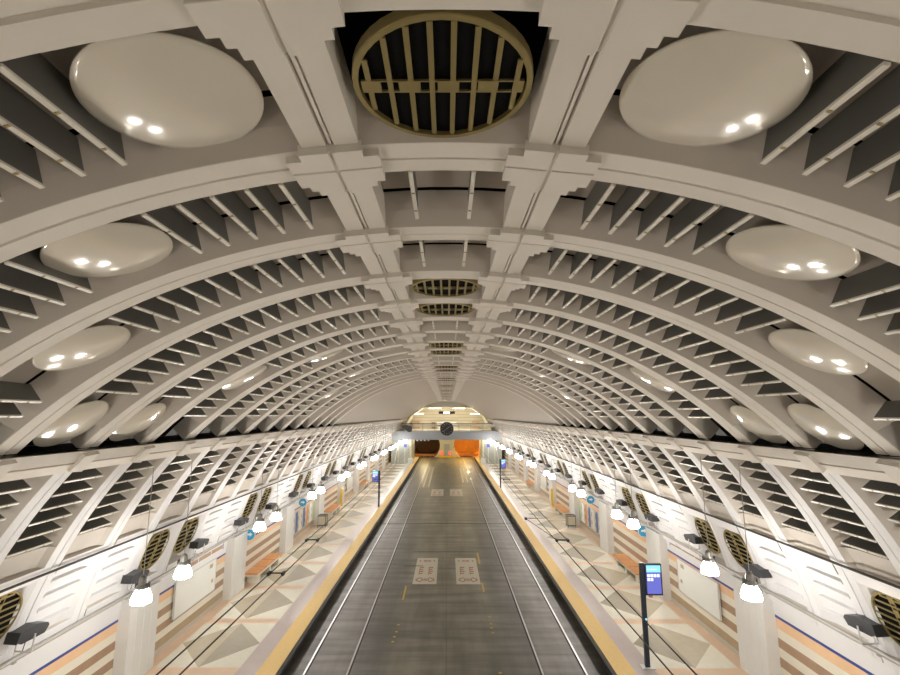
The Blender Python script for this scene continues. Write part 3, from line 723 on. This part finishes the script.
for x, d in ((-2.2, 'left'), (2.2, 'right'), (-5.4, 'far left'), (5.4, 'far right')):
    b = MB(); b.box((-1.1, 0, 0), (1.1, .25, .08), 'warm_lamp'); o = b.build('hall_light', loc=(x, END+3, CZ+(1.15 if abs(x) < 3 else .15))); tag(o, 'bright warm strip light, %s one in the far upper hall' % d, 'light', 'strip lights of the upper hall')
for x in (-4, 0, 4):
    l = bpy.data.lights.new('hall_glow', 'POINT'); l.energy = 95; l.color = (1, .93, .80); l.shadow_soft_size = .3
    lo = bpy.data.objects.new('hall_glow', l); S.collection.objects.link(lo); lo.location = (x, END+4.5, CZ-.6)
# dark ducts at the left end of the bridge
e = empty('equipment_bundle', (-6.95, BY-.4, CZ-2.1)); tag(e, 'dark equipment bundle at the left end of the bridge railing', 'equipment')
b = MB(); b.prism([(-.9, .35), (.7, -.7), (1.2, -.6), (1.2, .2), (.2, .5)], -.25, .25, 'dark_metal', ax='y'); b.build('housing', e)
b = MB(); b.tube((-1.0, 0, .5), (1.2, 0, .8), .06, 'brass'); b.tube((-.4, 0, .2), (-.4, 0, 1.2), .05, 'brass'); b.build('pipe', e)

# tunnel end wall with two round bores
EY = 98.0
b = MB(); TX, TR, TZ = 4.35, 2.95, 2.35
def hole(cx):
    n = 40
    xs0, xs1 = (cx-4.35, cx+4.35)
    pts = []
    for k in range(n):
        a = 2*PI*k/n; c_, s_ = math.cos(a), math.sin(a)
        m_ = min(4.35/abs(c_) if abs(c_) > 1e-6 else 1e9, ((6.0-TZ) if s_ > 0 else TZ)/abs(s_) if abs(s_) > 1e-6 else 1e9)
        pts.append(((cx+TR*c_, EY, max(0, TZ+TR*s_)), (cx+m_*c_, EY, TZ+m_*s_)))
    for k in range(n):
        (a0, b0), (a1, b1) = pts[k], pts[(k+1) % n]
        b.poly([a0, a1, b1, b0], 'portal_cream')
hole(-TX); hole(TX)
for s in (-1, 1): b.poly([(s*8.7, EY, 0), (s*10.3, EY, 0), (s*10.3, EY, 6), (s*8.7, EY, 6)], 'portal_cream')
struct(b.build('wall_end', fix=False))
for cx, m, d in ((-TX, 'tunnel_brown', 'left'), (TX, 'tunnel_amber', 'right')):
    b = MB(); n = 32; vs = []; fs = []
    for y in (EY, EY+14):
        for k in range(n): a = 2*PI*k/n; vs.append((cx+TR*math.cos(a), y, max(.0, TZ+TR*math.sin(a))))
    for k in range(n): fs.append((k, (k+1) % n, n+(k+1) % n, n+k))
    fs.append([n+k for k in range(n)])
    b.mesh(vs, fs, m); struct(b.build('wall_tunnel_'+d, fix=False))
    l = bpy.data.lights.new('tunnel_glow', 'POINT'); l.energy = TUN if d == 'right' else TUN*.35; l.color = (1, .66, .18); l.shadow_soft_size = .2
    lo = bpy.data.objects.new('tunnel_glow', l); S.collection.objects.link(lo); lo.location = (cx-.8, EY+4, TZ+1.9)
    t = MB(); t.lathe([(.22, 0), (.28, .1), (.1, .25)], 'amber_lamp', 12); o = t.build('tunnel_lamp', loc=(cx+(-2.0 if d == 'right' else .4), EY+2.5, TZ+1.55)); tag(o, 'orange sodium lamp inside the mouth of the %s tunnel' % d, 'lamp')
    t = MB(); t.box((-2.5, 0, 0), (2.5, .2, .5), 'poster_orange'); o = t.build('tunnel_barrier', loc=(cx, EY+2.2, .001)); tag(o, 'low orange barrier in the mouth of the %s tunnel' % d, 'barrier')
b = MB(); b.box((-1.6, 0, 0), (1.6, .25, .35), 'yellow_plate'); tag(b.build('yellow_kerb', loc=(0, EY-.6, .001)), 'yellow kerb at the foot of the wall between the tunnels', 'kerb')
e = empty('signal_cabinet', (0, EY-.5, .36)); tag(e, 'grey cabinet with red lights between the two tunnel mouths', 'cabinet')
b = MB(); b.box((-.55, 0, 0), (.55, .4, 2.2), 'stair_panel'); b.build('body', e)
for x in (-1.0, .55): b = MB(); b.box((x-.12, -.1, .2), (x+.12, .1, .75), 'red_lamp'); b.build('lamp', e)
b = MB(); b.lathe([(.1, -.05), (.1, .05)], 'red_lamp', 12, T); tag(b.build('tunnel_signal', loc=(6.9, EY-.06, 4.1)), 'small red signal at the top of the right tunnel mouth', 'signal')
# row of small lights hung below the bridge, left
for k in range(4):
    b = MB(); b.box((-.14, -.1, 0), (.14, .1, .18), 'sign_white'); tag(b.build('bridge_lamp', loc=(-4.9+.62*k, BY+.2, CZ-4.25)), 'small white lamp under the bridge edge, %s from the left' % ('first', 'second', 'third', 'fourth')[k], 'lamp', 'small lamps under the bridge')
# bridge supports and stair enclosures
for s in (-1, 1):
    e = empty('bridge_column', (s*5.95, BY+1, PZ)); tag(e, 'cream column carrying the bridge on the %s platform edge' % side(s), 'column')
    b = MB(); b.lathe([(.26, 0), (.26, 3.6), (.34, 3.88)], 'portal_cream', 20); b.build('shaft', e)
    b = MB(); b.box((-.42, -.9, 0), (.42, -.3, .95), 'board_white'); b.build('plinth_box', e)
    e = empty('stair_enclosure', (s*7.55, BY+1.5, PZ)); tag(e, 'grey green stair enclosure under the %s end of the bridge' % side(s), 'staircase')
    b = MB(); b.box((-1.6, 0, 0), (1.6, 8, 3.85), 'stair_panel'); b.build('wall', e)
    for k in range(4): b = MB(); b.box((-1.7+1.1*k-.05, -.06, 0), (-1.7+1.1*k+.05, 0, 3.85), 'portal_cream'); b.build('mullion', e)
    e = empty('sloping_handrail', (s*7.9, BY-6, PZ)); tag(e, 'pale sloping stair rail below the %s end of the bridge' % side(s), 'handrail')
    b = MB(); b.tube((0, 0, 1.0), (s*.0, 6.0, 3.8), .05, 'pale_metal'); b.tube((0, 0, 0), (0, 0, 1.0), .05, 'pale_metal'); b.build('rail', e)
    b = MB()
    b.box((-.25, 0, 0), (.25, .15, .55), 'screen_blue'); o = b.build('blue_sign', loc=(s*6.9, BY+.6, CZ-5.3)); tag(o, 'small lit blue sign under the %s end of the bridge' % side(s), 'sign')
    for n, yy in ((1, 85.2),):
        b = MB(); b.box((-1.0, 0, 0), (1.0, .3, .11), 'warm_lamp'); o = b.build('added_soffit_light', loc=(s*3.2, yy, CZ-4.16)); tag(o, 'added warm strip light under the bridge, %s %s' % (side(s), ('front', 'rear')[n]), 'light', 'added strip lights under the bridge')  # strip light added to warm the space under the bridge
for x in (-4, 4):
    l = bpy.data.lights.new('end_glow', 'POINT'); l.energy = 420; l.color = (1, .84, .50); l.shadow_soft_size = .3  # point light added behind the bridge, no fixture
    lo = bpy.data.objects.new('end_glow', l); S.collection.objects.link(lo); lo.location = (x, 90, CZ-4.6)
# back wall behind the camera closes the hall
b = MB(); b.box((-11, -12.3, -.3), (11, -12, 12), 'hall_cream'); struct(b.build('wall_back'))
